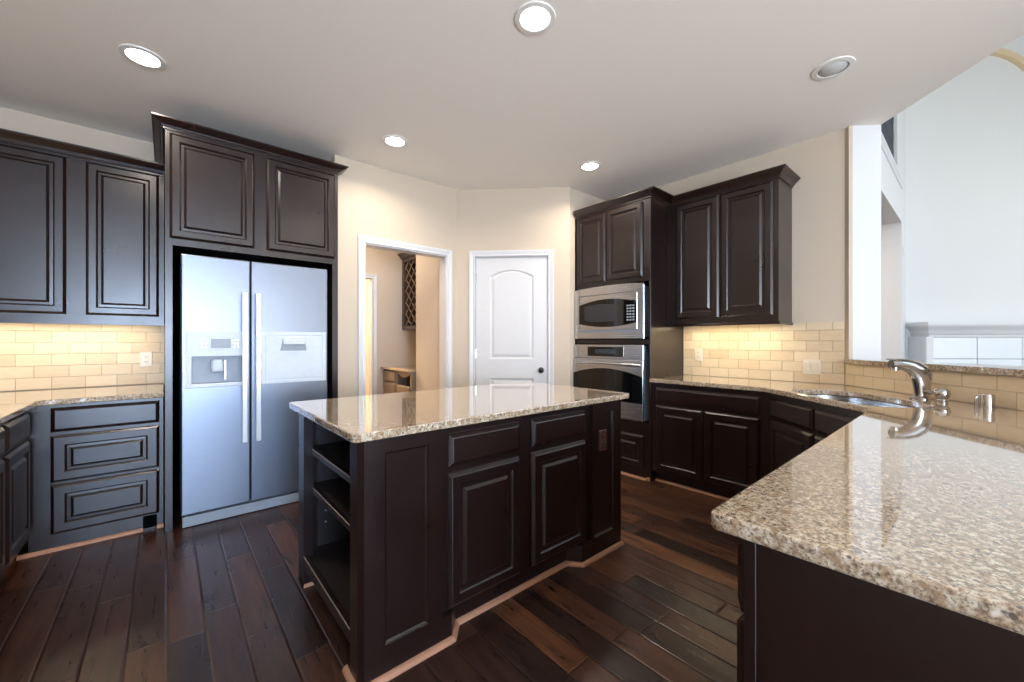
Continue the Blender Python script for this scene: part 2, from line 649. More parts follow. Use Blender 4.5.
# opening casing in the doorway wall
cs = MB()
CP = [(0, 0), (.065, 0), (.065, -.012), (.058, -.018), (.030, -.014), (.010, -.018), (0, -.014)]


def casing(mb, x0, x1, z1, yf, w=.062):
    """three-sided casing on a front at local y=yf around an opening x0..x1, top z1"""
    pr = [(0, 0), (0, -.010), (.008, -.016), (.022, -.011), (w - .014, -.018), (w, -.018), (w, 0)]
    rings = []
    for (px, pz, dx, dz) in ((x0, 0, -1, 0), (x0, z1, -1, 1), (x1, z1, 1, 1), (x1, 0, 1, 0)):
        rings.append([(px + dx * o, yf + y, pz + dz * o) for o, y in pr])
    mb.loops(rings, True, True)


casing(cs, 1.325, 2.155, 2.095, 3.53)
cs.box(1.32, 1.332, 3.53, 3.65, 0, 2.10).box(2.148, 2.16, 3.53, 3.65, 0, 2.10).box(1.332, 2.148, 3.53, 3.65, 2.088, 2.10)
struct(cs.build('trim_3', 'trim'), 'white casing around the opening to the butler pantry', 'trim')

# pantry door
pd = thing('door_1', 'white two panel pantry door with arched upper panel and dark knob', 'door', (2.28, 3.53, 0), -45)
struct(pd)
dm = MB()
X0, X1, Z0, Z1 = .203, .938, .012, 2.09
yF = .012
pl, pr_ = .347, .797


def arch_ring(x0, x1, z0, zs, rise, ins, y, n=14):
    x0 += ins
    x1 -= ins
    z0 += ins
    zs -= ins * .6
    pts = [(x0, y, z0), (x1, y, z0)]
    for k in range(n + 1):
        u = k / n
        x = x1 + (x0 - x1) * u
        z = zs + rise * (1 - (2 * u - 1) ** 2)
        pts.append((x, y, z))
    return pts


# door slab with openings: stiles, rails and the arched top rail
dm.box(X0, pl, yF, yF + .035, Z0, Z1).box(pr_, X1, yF, yF + .035, Z0, Z1)
dm.box(pl, pr_, yF, yF + .035, Z0, .22).box(pl, pr_, yF, yF + .035, .845, 1.045)
ar_pts = arch_ring(pl, pr_, 1.045, 1.90, .065, 0, yF)[2:]
top = [(pr_, yF, Z1)] + [(pl, yF, Z1)]
front = [(p[0], p[2]) for p in ar_pts]
for k in range(len(front) - 1):
    (xa, za), (xb, zb) = front[k], front[k + 1]
    dm.add([(xa, yF, za), (xb, yF, zb), (xb, yF, Z1), (xa, yF, Z1), (xa, yF + .035, za), (xb, yF + .035, zb), (xb, yF + .035, Z1), (xa, yF + .035, Z1)],
           [[0, 1, 2, 3], [7, 6, 5, 4], [0, 4, 5, 1], [3, 2, 6, 7]])
dslab = dm.build('door_panel', 'trim', pd)
up = MB()
up.loops([arch_ring(pl, pr_, 1.045, 1.90, .065, i, y) for i, y in ((0, yF), (.004, yF + .008), (.014, yF + .012), (.022, yF + .012), (.045, yF + .003), (.05, yF + .003))], False, True)
up.build('upper_panel', 'trim', dslab)
lo = MB()
lo.rects(pl, pr_, .22, .845, [(0, yF), (.004, yF + .008), (.014, yF + .012), (.022, yF + .012), (.045, yF + .003), (.05, yF + .003)])
lo.build('lower_panel', 'trim', dslab)
kb = MB()
kb.lathe((.877, yF, .93), [(.030, 0), (.030, .006), (.024, .009), (.010, .012), (.010, .036), (.022, .042), (.027, .054), (.024, .066), (.012, .073), (.0, .074)], '-y', 24)
kb.build('door_knob', 'knob', pd, True)
for z in (.28, 1.10, 1.88):
    MB().cyl((.2015, yF - .004, z - .045), .006, .09, 'z', 12).build('hinge', 'chrome', pd)
pc = MB()
casing(pc, .196, .945, 2.098, 0.0)
pc.box(.190, .2015, 0, .12, 0, 2.10).box(.9395, .951, 0, .12, 0, 2.10).box(.2015, .9395, 0, .12, 2.0915, 2.10)
pc.box(.2015, .9395, .05, .06, 0, .012)
struct(pc.build('door_casing', 'trim', pd))
# baseboards
bb = [(0, 0), (.014, 0), (.014, .085), (.008, .105), (0, .11)]
struct(MB().sweep([(2.22, 3.53), (2.28, 3.53), (2.28 + .13 * d2, 3.53 - .13 * d2)], bb).build('baseboard_pantry_corner', 'trim'), 'white baseboard in the pantry corner', 'baseboard')
struct(MB().sweep([(2.28 + 1.012 * d2, 3.53 - 1.012 * d2), (3.10, 2.71), (3.175, 2.71)], bb).build('baseboard_oven_side', 'trim'), 'white baseboard beside the oven cabinet', 'baseboard')

# ---- butler pantry beyond the opening
bw = MB()
bw.box(2.20, 2.30, 3.65, 4.27, 0, H).box(2.30, 2.85, 4.17, 4.27, 0, H).box(2.75, 2.85, 4.27, 5.12, 0, H)
struct(bw.build('wall_passage_right', 'tan_wall'), 'tan wall on the right inside the butler pantry', 'wall')
ew = MB()
ew.box(2.02, 2.85, 5.12, 5.24, 0, H).box(1.07, 1.22, 5.12, 5.24, 0, H).box(1.22, 2.02, 5.12, 5.24, 2.04, H)
struct(ew.build('wall_passage_end', 'tan_wall'), 'tan end wall of the butler pantry', 'wall')
ec = MB()
casing(ec, 1.225, 2.015, 2.035, 5.12)
ec.box(1.22, 1.23, 5.12, 5.24, 0, 2.04).box(2.01, 2.02, 5.12, 5.24, 0, 2.04)
struct(ec.build('trim_4', 'trim'), 'white casing of the far doorway in the butler pantry', 'trim')
struct(MB().box(-.4, 3.0, 7.4, 7.5, 0, H).box(2.9, 3.0, 5.24, 7.4, 0, H).box(-.5, -.4, 5.24, 7.5, 0, H).box(-.4, 1.07, 5.12, 5.24, 0, H).build('wall_dining', 'tan_wall'), 'warm lit dining room wall through the far doorway', 'wall')

# ---- back of the breakfast area, with windows that let the daylight in
bk = MB()
bk.box(-1.32, -1.0, B0 - .12, B0, 0, H).box(.0, .2, B0 - .12, B0, 0, H).box(1.2, 1.4, B0 - .12, B0, 0, H).box(2.1, 2.3, B0 - .12, B0, 0, H)
for a, b in ((-1.0, 0.0), (.2, 1.2), (1.4, 2.1)):
    bk.box(a, b, B0 - .12, B0, 2.35, H).box(a, b, B0 - .12, B0, 0, .35)
struct(bk.build('wall_back', 'wall'), 'beige wall with windows behind the viewer', 'wall')
for k, (a, b) in enumerate(((-1.0, 0.0), (.2, 1.2), (1.4, 2.1))):
    wnd = MB()
    wnd.box(a, a + .05, B0 - .09, B0 - .03, .35, 2.35).box(b - .05, b, B0 - .09, B0 - .03, .35, 2.35)
    wnd.box(a, b, B0 - .09, B0 - .03, .35, .40).box(a, b, B0 - .09, B0 - .03, 2.30, 2.35).box(a, b, B0 - .08, B0 - .04, 1.33, 1.37)
    w_ = struct(wnd.build('window_%d' % (k + 1), 'trim'), 'white framed window behind the viewer', 'window')

# ================================================================== DAYLIGHT AND ROOM LIGHT
DAY = (0.76, 0.87, 1.0)
# daylight entering by the left back window and the tall living room windows
area_light('ceiling_fill_back', (.55, B0 + .05, 1.3), (math.radians(138), 0, 0), 3.2, 1.6, 120, (1.0, .96, .91))  # added lamp inside the back windows, tilted up to brighten the ceiling
area_light('daylight_left_window', (-.5, B0 + .06, 1.3), (PI / 2, 0, 0), 1.0, 1.9, 165, (0.44, 0.66, 1.0))
area_light('daylight_living_room', (7.4, -2.95, 2.6), (PI / 2, 0, 0), 4.0, 3.6, 44, (0.9, 0.95, 1.0))
gb = MB()
gx = [2.42, 3.2, 4.5, 5.0, 6.3, 6.8, 8.1, 11.8]
for a, b in zip(gx[0::2], gx[1::2]):
    gb.box(a, b, -3.12, -3.0, 0, 5.6)
for a, b in zip(gx[1::2], gx[2::2]):
    gb.box(a, b, -3.12, -3.0, 0, .5).box(a, b, -3.12, -3.0, 3.9, 5.6)
struct(gb.build('wall_great_room_back', 'white_wall'), 'white living room wall with tall windows behind the viewer', 'wall')
struct(MB().box(2.3, 2.42, B0, -2.2, 0, H).build('wall_breakfast_side', 'wall'), 'beige wall between breakfast area and living room', 'wall')

# ================================================================== LEFT SIDE
# wall cabinet on the recess wall
c = thing('wall_cabinet', 'dark wall cabinet with raised panel doors left of the refrigerator', 'cabinet', (-.6, 3.94, 0), 0)
o_ = .6
MB().box(-1.19 + o_, -.016 + o_, 0, .328, 1.372, 2.45, .001).build('cabinet_body', 'wood', c)
raised_door(c, -.416 + o_, -.045 + o_, 1.408, 2.445)
raised_door(c, -.965 + o_, -.505 + o_, 1.408, 2.445)
MB().sweep([(-.017 + o_, 0), (-1.19 + o_, 0)], [(-.012, 1.343), (.012, 1.343), (.014, 1.362), (.006, 1.374), (-.012, 1.374)][::-1]).build('light_rail', 'woodx', c)
MB().sweep([(-1.19 + o_, 0), (-.017 + o_, 0)], zshift(CROWN(.078, .058), 2.449)).build('crown_molding', 'woodx', c)
u = MB().box(-1.0 + o_, -.10 + o_, .12, .16, 1.358, 1.371, .002).build('light_strip', 'undercab', c)
area_light('under_cabinet_light_left', (-.6, 4.10, 1.352), (0, 0, 0), 1.0, .05, 2.0, (1.0, .89, .70))

# refrigerator surround
c = thing('refrigerator_cabinet', 'tall dark cabinet surround with two doors above the refrigerator', 'cabinet', (0, 3.40, 0), 0)
b = MB()
b.box(-.010, .028, 0, .86, 0, 2.60, .001).box(1.012, 1.056, 0, .13, 0, 2.60, .001).box(1.012, 1.056, .13, .86, 0, 2.60)
b.box(.028, 1.012, 0, .86, 1.852, 2.60)
b.build('cabinet_body', 'wood', c)
raised_door(c, .012, .478, 1.895, 2.572)
raised_door(c, .553, 1.03, 1.895, 2.572)
MB().sweep([(-.010, .86), (-.010, 0), (1.056, 0), (1.056, .128)], zshift(CROWN(.058, .064), 2.592)).build('crown_molding', 'woodx', c)
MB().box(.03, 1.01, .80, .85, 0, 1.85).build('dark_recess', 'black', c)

# refrigerator
f = thing('refrigerator', 'side by side stainless refrigerator with ice dispenser and bar door', 'refrigerator', (.52, 3.38, 0), 0)
o_ = -.52
MB().box(.075 + o_, .968 + o_, .062, .74, .03, 1.785, .004).build('body', 'plastic_grey', f)


def fdoor(x0, x1, hole=None):
    m = MB()
    if hole is None:
        m.box(x0, x1, 0, .058, .085, 1.80, .008, 3)
    return m


# left (freezer) door with a real dispenser recess: pieces around the hole
hx0, hx1, hz0, hz1 = .122 + o_, .402 + o_, .945, 1.128
ld = MB()
ld.rects(.068 + o_, .450 + o_, .085, 1.80, [(0, .058), (0, .008), (.003, .003), (.008, 0)], cap0=True, cap1=False)
a0, a1, q0, q1 = .068 + o_ + .008, .450 + o_ - .008, .093, 1.792
ld.add([(a0, 0, q0), (a1, 0, q0), (a1, 0, q1), (a0, 0, q1), (hx0, 0, hz0), (hx1, 0, hz0), (hx1, 0, hz1), (hx0, 0, hz1)],
       [[0, 1, 5, 4], [1, 2, 6, 5], [2, 3, 7, 6], [3, 0, 4, 7]])
ldo = ld.build('freezer_door', 'fridge', f)
dp = MB()
dp.rects(.092 + o_, .420 + o_, .918, 1.296, [(0, .001), (0, -.005), (.004, -.007), (.010, -.007)], cap0=False, cap1=False)
w0, w1, v0, v1 = .102 + o_, .410 + o_, .928, 1.286
dp.add([(w0, -.007, v0), (w1, -.007, v0), (w1, -.007, v1), (w0, -.007, v1), (hx0, -.006, hz0), (hx1, -.006, hz0), (hx1, -.006, hz1), (hx0, -.006, hz1)],
       [[0, 1, 5, 4], [1, 2, 6, 5], [2, 3, 7, 6], [3, 0, 4, 7]])
dpo = dp.build('dispenser_surround', 'plastic_pale', ldo)
rc = MB()
rc.loops([[(hx0, y, hz0), (hx1, y, hz0), (hx1 - (i), y, hz1), (hx0 + i, y, hz1)] for i, y in ((0, -.006), (0, .05))], False, True)
rc.build('dispenser_recess', 'plastic_grey', ldo)
MB().box(.226 + o_, .296 + o_, -.002, .04, 1.015, 1.108, .020, 3).build('dispenser_paddle', 'plastic_pale', ldo)
MB().box(.296 + o_, .312 + o_, .0, .03, .965, 1.10, .003).build('water_lever', 'handle', ldo)
cp = MB().box(.225 + o_, .335 + o_, -.012, -.007, 1.185, 1.245, .001)
cp.build('control_display', 'plastic_grey', ldo)
for q in range(3):
    for x in (.172, .192, .350, .370):
        MB().box(x + o_, x + .012 + o_, -.0115, -.006, 1.185 + .022 * q, 1.197 + .022 * q, .001).build('control_button', 'handle', ldo)
rd = MB().box(.455 + o_, .970 + o_, 0, .058, .085, 1.80, .008, 3)
rdo = rd.build('refrigerator_door', 'fridge', f)
bd = MB()
bd.rects(.512 + o_, .957 + o_, .917, 1.298, [(0, .001), (0, -.004), (.004, -.006), (.024, -.006), (.026, -.003), (.030, -.003), (.032, -.006), (.036, -.006)])
bdo = bd.build('bar_door', 'plastic_pale', rdo)
pull = MB().box(.655 + o_, .800 + o_, -.030, -.005, 1.203, 1.246, .006, 2)
rcs = MB()
rcs.loops([[(.636 + o_, -.0055, 1.158), (.818 + o_, -.0055, 1.158), (.802 + o_, -.0055, 1.25), (.653 + o_, -.0055, 1.25)],
           [(.640 + o_, -.0085, 1.161), (.814 + o_, -.0085, 1.161), (.800 + o_, -.0085, 1.248), (.655 + o_, -.0085, 1.248)]], False, True)
rcs.build('pull_recess', 'plastic_grey', bdo)
pull.build('bar_pull', 'plastic_pale', bdo)
for (x0, x1, par) in ((.394, .428, ldo), (.476, .510, rdo)):
    h = MB()
    h.box(x0 + o_, x1 + o_, -.062, -.040, .52, 1.57, .006, 2)
    h.box(x0 + .006 + o_, x1 - .006 + o_, -.045, 0, .545, .585, .003).box(x0 + .006 + o_, x1 - .006 + o_, -.045, 0, 1.505, 1.545, .003)
    h.build('door_handle', 'handle', par)
MB().box(.075 + o_, .968 + o_, .012, .075, .004, .072, .004).build('toe_grille', 'plastic_grey', f)
for x in (.12, .92):
    for y in (.15, .65):
        MB().cyl((x + o_, y, 0), .02, .03, 'z', 12).build('foot', 'black', f)

# base cabinets, left
c = thing('base_cabinet', 'dark three drawer base cabinet left of the refrigerator', 'cabinet', (-.30, 3.53, 0), 0)
o_ = .30
b = MB()
b.box(-.600 + o_, -.018 + o_, 0, .735, .0, .857, .001)
b.build('cabinet_body', 'wood', c)
slab_drawer(c, -.514 + o_, -.038 + o_, .696, .838)
raised_door(c, -.514 + o_, -.038 + o_, .402, .676, .062, 'drawer_front')
raised_door(c, -.514 + o_, -.038 + o_, .100, .388, .062, 'drawer_front')
MB().sweep([(-.640 + o_, 0), (-.118 + o_, 0)], QR).build('shoe_molding', 'raw', c)
MB().sweep([(-.050 + o_, 0), (-.018 + o_, 0)], QR).build('shoe_molding', 'raw', c)
MB().box(-.118 + o_, -.050 + o_, -.0015, .01, .012, .092).build('toe_vent', 'black', c)

c = thing('base_cabinet', 'dark base cabinets with drawers over doors along the left side', 'cabinet', (-.60, 2.3, 0), 90)
# local x -> +Y, origin at y=2.3
b = MB()
b.box(-1.3, 1.225, 0, .59, .10, .857, .001)
b.box(-1.3, 1.225, .05, .59, 0, .10)
b.build('cabinet_body', 'wood', c)
for (y0, y1) in ((3.05, 3.47), (2.59, 3.01), (2.08, 2.50), (1.62, 2.04), (1.12, 1.54)):
    slab_drawer(c, y0 - 2.3, y1 - 2.3, .690, .826)
    raised_door(c, y0 - 2.3, y1 - 2.3, .145, .672)

# left countertop (L shape)
ct = MB().slab([(-1.198, .95), (-.560, .95), (-.560, 3.47), (-.545, 3.495), (-.016, 3.498), (-.016, 4.255), (-1.198, 4.255)], [], .859, .890, .005)
tag(ct.build('countertop', 'granite'), 'speckled granite countertop along the left wall cabinets', 'countertop')


# tiled backsplashes (object x runs along the wall)
def backsplash(name, loc, deg, length, z0, z1, label):
    o = MB().box(0, length, 0, .010, z0, z1).build(name, 'tile')
    o.location = loc
    o.rotation_euler = (0, 0, math.radians(deg))
    struct(o, label, 'backsplash')
    return o


backsplash('wall_tile_left', (-1.19, 4.259, .893), 0, 1.173, 0, .48, 'travertine tile backsplash behind the left counter')


# outlets (local face at y=0)
def outlet(loc, deg, label, mat='plate', w=.072, kind='outlet'):
    t = thing('wall_outlet' if kind == 'outlet' else 'light_switch', label, kind, loc, deg, None)
    MB().rects(-w / 2, w / 2, -.058, .058, [(0, 0), (0, -.004), (.004, -.0065), (.008, -.0065)], cap0=True).build('cover_plate', mat, t)
    if kind == 'outlet':
        for z in (-.020, .020):
            q = MB()
            q.loops([[(.016 * math.cos(a), y, z + .0145 * math.sin(a)) for a in [2 * PI * k / 16 for k in range(16)]] for y in (-.006, -.0085)], False, True)
            r_ = q.build('receptacle', mat, t)
            s = MB()
            s.box(-.007, -.0045, -.0092, -.008, z - .004, z + .005).box(.0045, .007, -.0092, -.008, z - .004, z + .005)
            s.build('slots', 'black', r_)
    else:
        n = max(1, int(round(w / .046)) - 0) if w > .1 else 1
        for k in range(n):
            x = (k - (n - 1) / 2) * .046
            MB().rects(x - .016, x + .016, -.033, .033, [(0, -.006), (0, -.009), (.003, -.0105), (.004, -.0105)]).build('rocker', mat, t)
    return t


outlet((-.124, 4.2585, 1.085), 0, 'almond outlet on the left backsplash near the refrigerator')

# ================================================================== ISLAND
c = thing('kitchen_island', 'dark wood kitchen island with open shelf end and two front doors', 'island', (1.3, 1.85, 0), 0)
X = -1.3
Y = -1.85
b = MB()
# front corner posts, back, right end, floor and inner partition
b.box(.516 + X, .850 + X, 1.432 + Y, 1.505 + Y, 0, .882)          # left front block behind its panel
b.box(.516 + X, .560 + X, 2.185 + Y, 2.290 + Y, 0, .882, .001)      # back stile of open end
b.box(.560 + X, .860 + X, 2.272 + Y, 2.290 + Y, 0, .882)
b.box(.860 + X, 1.812 + X, 1.440 + Y, 2.290 + Y, .105, .882)        # centre box
b.box(.860 + X, 1.812 + X, 1.480 + Y, 2.285 + Y, 0, .105)           # recessed toe
b.prism([(1.665 + X, 1.481 + Y), (1.722 + X, 1.412 + Y), (1.813 + X, 1.412 + Y), (1.813 + X, 1.481 + Y)], 0, .108)
b.prism([(.841 + X, 1.481 + Y), (.841 + X, 1.412 + Y), (.888 + X, 1.412 + Y), (.950 + X, 1.481 + Y)], 0, .108)
b.box(1.812 + X, 2.070 + X, 1.432 + Y, 2.290 + Y, 0, .882)          # right block
b.box(.516 + X, .560 + X, 1.505 + Y, 2.185 + Y, .856, .882)         # rail under the top
b.build('island_body', 'wood', c)
MB().box(.848 + X, .860 + X, 1.505 + Y, 2.272 + Y, .0, .882).box(.60 + X, .848 + X, 1.505 + Y, 1.512 + Y, .02, .88).box(.60 + X, .848 + X, 2.262 + Y, 2.272 + Y, .02, .88).box(.60 + X, .848 + X, 1.512 + Y, 2.262 + Y, .872, .882).build('shelf_lining', 'inside', c)
# chamfered corner post strips
for x0, x1 in ((.510, .555), (2.062, 2.094)):
    p = MB()
    if x0 < 1:
        p.prism([(.508 + X, 1.50 + Y), (.508 + X, 1.428 + Y), (.526 + X, 1.408 + Y), (.556 + X, 1.408 + Y), (.556 + X, 1.50 + Y)], 0, .882)
    else:
        p.prism([(2.060 + X, 1.50 + Y), (2.060 + X, 1.408 + Y), (2.082 + X, 1.408 + Y), (2.092 + X, 1.42 + Y), (2.092 + X, 2.29 + Y), (2.060 + X, 2.29 + Y)], 0, .882)
    p.build('corner_post', 'wood', c)


def flat_panel(parent, x0, x1, z0, z1, px0, px1, pz0, pz1, yf, yb):
    p = MB()
    p.loops([[(x0, yb, z0), (x1, yb, z0), (x1, yb, z1), (x0, yb, z1)], [(x0, yf, z0), (x1, yf, z0), (x1, yf, z1), (x0, yf, z1)],
             [(px0, yf, pz0), (px1, yf, pz0), (px1, yf, pz1), (px0, yf, pz1)],
             [(px0 + .003, yf + .005, pz0 + .003), (px1 - .003, yf + .005, pz0 + .003), (px1 - .003, yf + .005, pz1 - .003), (px0 + .003, yf + .005, pz1 - .003)],
             [(px0 + .010, yf + .011, pz0 + .010), (px1 - .010, yf + .011, pz0 + .010), (px1 - .010, yf + .011, pz1 - .010), (px0 + .010, yf + .011, pz1 - .010)]], True, True)
    return p.build('end_panel', 'wood', parent)


flat_panel(c, .556 + X, .842 + X, 0, .882, .603 + X, .780 + X, .117, .822, 1.410 + Y, 1.432 + Y)
flat_panel(c, 1.812 + X, 2.060 + X, 0, .882, 1.832 + X, 2.008 + X, .117, .818, 1.410 + Y, 1.432 + Y)
for x0, x1 in ((.884, 1.279), (1.360, 1.772)):
    slab_drawer(c, x0 + X, x1 + X, .707, .842, y=1.440 + Y)
    raised_door(c, x0 + X, x1 + X, .118, .677, y=1.440 + Y)
for z in (.490, .684):
    s = MB()
    s.box(.575 + X, .848 + X, 1.512 + Y, 2.262 + Y, z - .019, z - .001)
    so = s.build('shelf', 'inside', c)
    MB().box(.556 + X, .575 + X, 1.512 + Y, 2.262 + Y, z - .030, z, .003).build('shelf_edge', 'wood', so, label='front edge of the shelf')
    MB().box(.5545 + X, .5575 + X, 1.512 + Y, 2.262 + Y, z - .003, z + .0035, .001).build('pale_edge_strip', 'pale_edge', so, label='pale edge line')
s = MB().box(.540 + X, .848 + X, 1.505 + Y, 2.262 + Y, .135, .150)
so = s.build('shelf', 'inside', c)
MB().box(.516 + X, .540 + X, 1.505 + Y, 2.185 + Y, .100, .158, .003).build('shelf_edge', 'wood', so)
MB().box(.5145 + X, .518 + X, 1.505 + Y, 2.185 + Y, .152, .159, .001).build('pale_edge_strip', 'pale_edge', so, label='pale edge line')
MB().box(.60 + X, .62 + X, 1.505 + Y, 2.185 + Y, 0, .100).build('toe_kick', 'black', c)
for q in range(3):
    MB().cyl((.64 + X, 2.2600 + Y, .27 + q * .06), .004, .002, 'y', 10).build('shelf_pin', 'handle', c)
q = MB()
q.sweep([(.512 + X, 1.54 + Y), (.508 + X, 1.426 + Y), (.526 + X, 1.408 + Y), (.888 + X, 1.410 + Y), (.950 + X, 1.480 + Y), (1.665 + X, 1.480 + Y), (1.722 + X, 1.410 + Y), (2.092 + X, 1.410 + Y)], QR)
q.sweep([(.60 + X, 2.183 + Y), (.516 + X, 2.183 + Y), (.516 + X, 2.29 + Y)], QR)
q2 = q
shoe = q2.build('shoe_molding', 'raw', c)
outlet((1.916, 1.4205, .655), 0, 'dark brown outlet on the right end panel of the island', 'plate_dark')


def rrect(x0, x1, y0, y1, r, n=5):
    pts = []
    for cx, cy, a0 in ((x0 + r, y0 + r, PI), (x1 - r, y0 + r, 1.5 * PI), (x1 - r, y1 - r, 0), (x0 + r, y1 - r, .5 * PI)):
        for k in range(n + 1):
            a = a0 + k / n * PI / 2
            pts.append((cx + r * math.cos(a), cy + r * math.sin(a)))
    return pts


tag(MB().slab(rrect(.476, 2.128, 1.372, 2.322, .018), [], .883, .914, .004).build('island_countertop', 'granite'), 'speckled granite countertop on the kitchen island', 'countertop')

# ================================================================== RIGHT SIDE
# tall oven cabinet; local x -> -Y
c = thing('oven_cabinet', 'tall dark cabinet holding the microwave and wall oven', 'cabinet', (3.20, 2.28, 0), -90)
yl = lambda y: 2.28 - y
MB().box(yl(2.695), yl(1.86), .55, .595, 0, 2.49).build('back_panel', 'wood', c)
MB().box(yl(1.878), yl(1.86), 0, .55, 0, 2.49, .001).build('side_panel', 'wood', c)
MB().box(yl(2.717), yl(2.695), 0, .02, 0, 2.49).box(yl(2.695), yl(2.712), 0, .55, 0, 2.49).build('side_panel', 'wood', c)
MB().box(yl(2.695), yl(1.878), 0, .55, 1.762, 2.49).build('upper_box', 'wood', c)
MB().box(yl(2.695), yl(1.878), 0, .55, 1.205, 1.240).build('middle_rail', 'wood', c)
MB().box(yl(2.695), yl(1.878), 0, .55, .0, .505).build('lower_box', 'wood', c)
raised_door(c, yl(2.672), yl(2.332), 1.802, 2.468, .05)
raised_door(c, yl(2.318), yl(1.935), 1.802, 2.468, .05)
raised_door(c, yl(2.680), yl(1.922), .105, .392, .055, 'drawer_front')
MB().sweep([(yl(2.695), 0), (yl(1.86), 0), (yl(1.86), .545)], zshift(CROWN(.066, .06), 2.487)).build('crown_molding', 'woodx', c)
MB().sweep([(yl(2.70), 0), (yl(1.90), 0)], QR).build('shoe_molding', 'raw', c)
MB().box(yl(1.893), yl(1.862), -.02, 0, 0, .035, .004).build('corner_block', 'raw', c)

# built-in microwave
mw = thing('microwave', 'stainless built in microwave above the wall oven', 'microwave', (3.198, 2.315, 1.25), -90)
yl = lambda y: 2.315 - y
x0, x1 = yl(2.712), yl(1.918)


def arch_plate(xa, xb, z0, z1, rise_top, rise_bot, y0, y1, n=20):
    """plate whose top edge bows up by rise_top and bottom edge bows down by rise_bot"""
    f = lambda u: 1 - (2 * u - 1) ** 2
    ring = [(xa + (xb - xa) * k / n, z0 - rise_bot * f(k / n)) for k in range(n + 1)] + [(xb - (xb - xa) * k / n, z1 + rise_top * f(k / n)) for k in range(n + 1)]
    return [(p[0], y0, p[1]) for p in ring], [(p[0], y1, p[1]) for p in ring]


fr = MB()
fr.rects(x0, x1, .002, .492, [(0, 0), (0, -.010), (.004, -.014), (.062, -.014), (.064, -.006)], cap0=False, cap1=False)
a, b2 = arch_plate(x0, x1, .480, .494, .016, 0, -.0135, -.002)
fr.loops([b2, a], True, True)
fr.build('trim_kit', 'steel', mw)
MB().box(x0 + .02, x1 - .02, .0, .42, .02, .475).build('body', 'plastic_grey', mw)
di0, di1 = x0 + .066, x1 - .066
do = MB().box(di0, di1, -.016, 0, .086, .426, .003).build('microwave_door', 'steel', mw)
g1, g2 = arch_plate(di0 + .004, di1 - .004, .150, .336, .045, .036, -.0185, -.014)
MB().loops([g2, g1], True, True).build('door_window', 'black_glass', do)
g1, g2 = arch_plate(di0 + .07, di1 - .215, .178, .320, .016, .012, -.0195, -.0175)
MB().loops([g2, g1], True, True).build('window_screen', plain('microwave_screen', (52, 54, 58), 0.16), do)
kp = MB()
for r_ in range(6):
    for q in range(3):
        kp.box(di1 - .105 + q * .030, di1 - .085 + q * .030, -.0205, -.018, .165 + r_ * .026, .180 + r_ * .026, .001)
kp.build('keypad', 'plastic_grey', do)
MB().box(di1 - .11, di1 - .015, -.0205, -.018, .330, .350, .001).build('clock_display', 'black_glass', do)

# wall oven
ov = thing('built_in_oven', 'stainless single wall oven with dark glass door', 'oven', (3.198, 2.315, .51), -90)
z0 = -.51
MB().box(x0 + .02, x1 - .02, 0, .52, .515 + z0, 1.19 + z0).build('body', 'plastic_grey', ov)
cpn = MB().box(x0, x1, -.020, 0, 1.062 + z0, 1.194 + z0, .004).build('control_panel', 'steel', ov)
MB().box(yl(2.535), yl(2.118), -.0225, -.019, 1.083 + z0, 1.174 + z0, .003).build('display', 'black_glass', cpn)
MB().box(yl(2.44), yl(2.22), -.0235, -.022, 1.108 + z0, 1.150 + z0, .001).build('display_screen', plain('oven_screen', (58, 64, 70), .2), cpn)
odr = MB().box(x0, x1, -.030, 0, .515 + z0, 1.056 + z0, .005).build('oven_door', 'steel', ov)
ga, gb = arch_plate(x0 + .004, x1 - .004, .672 + z0, .908 + z0, .062, 0, -.0325, -.028)
MB().loops([gb, ga], True, True).build('door_window', 'black_glass', odr)
hd = MB()
n = 16
hd.tube([(x0 + .03 + (x1 - x0 - .06) * k / n, -.030 - .045 * (1 - (2 * k / n - 1) ** 6), 1.012 + z0 - .0 + .010 * (1 - (2 * k / n - 1) ** 2)) for k in range(n + 1)], .012, 10)
hd.build('oven_handle', 'steel', odr, True)

# right wall cabinet
c = thing('wall_cabinet', 'dark two door wall cabinet between the oven cabinet and the pass through', 'cabinet', (3.47, 1.4, 0), -90)
yl = lambda y: 1.4 - y
MB().box(yl(1.858), yl(.97), 0, .328, 1.378, 2.458, .001).build('cabinet_body', 'wood', c)
raised_door(c, yl(1.766), yl(1.395), 1.425, 2.440, .058)
raised_door(c, yl(1.383), yl(1.004), 1.425, 2.440, .058)
MB().sweep([(yl(1.795), 0), (yl(.97), 0), (yl(.97), .328)], zshift(CROWN(.066, .058), 2.456)).build('crown_molding', 'woodx', c)
MB().sweep([(yl(1.858), 0), (yl(.97), 0), (yl(.97), .328)], [(-.012, 1.358), (.010, 1.358), (.012, 1.370), (.004, 1.380), (-.012, 1.380)]).build('light_rail', 'woodx', c)
MB().box(yl(1.75), yl(1.05), .12, .16, 1.364, 1.377, .002).build('light_strip', 'undercab', c)
area_light('under_cabinet_light_right', (3.64, 1.42, 1.356), (0, 0, PI / 2), .8, .05, 1.8, (1.0, .87, .64))

# right base cabinet
c = thing('base_cabinet', 'dark base cabinet with wide drawer and two doors beside the oven cabinet', 'cabinet', (3.21, 1.4, 0), -90)
b = MB()
b.box(yl(1.857), yl(.952), 0, .12, .10, .872, .001).box(yl(1.857), yl(.99), .12, .585, .10, .872)
b.box(yl(1.857), yl(.99), .075, .585, 0, .10)
b.build('cabinet_body', 'wood', c)
slab_drawer(c, yl(1.812), yl(1.012), .706, .832)
raised_door(c, yl(1.812), yl(1.415), .125, .679)
raised_door(c, yl(1.402), yl(1.012), .125, .679)
MB().sweep([(yl(1.855), .075), (yl(1.01), .075)], QR).build('shoe_molding', 'raw', c)

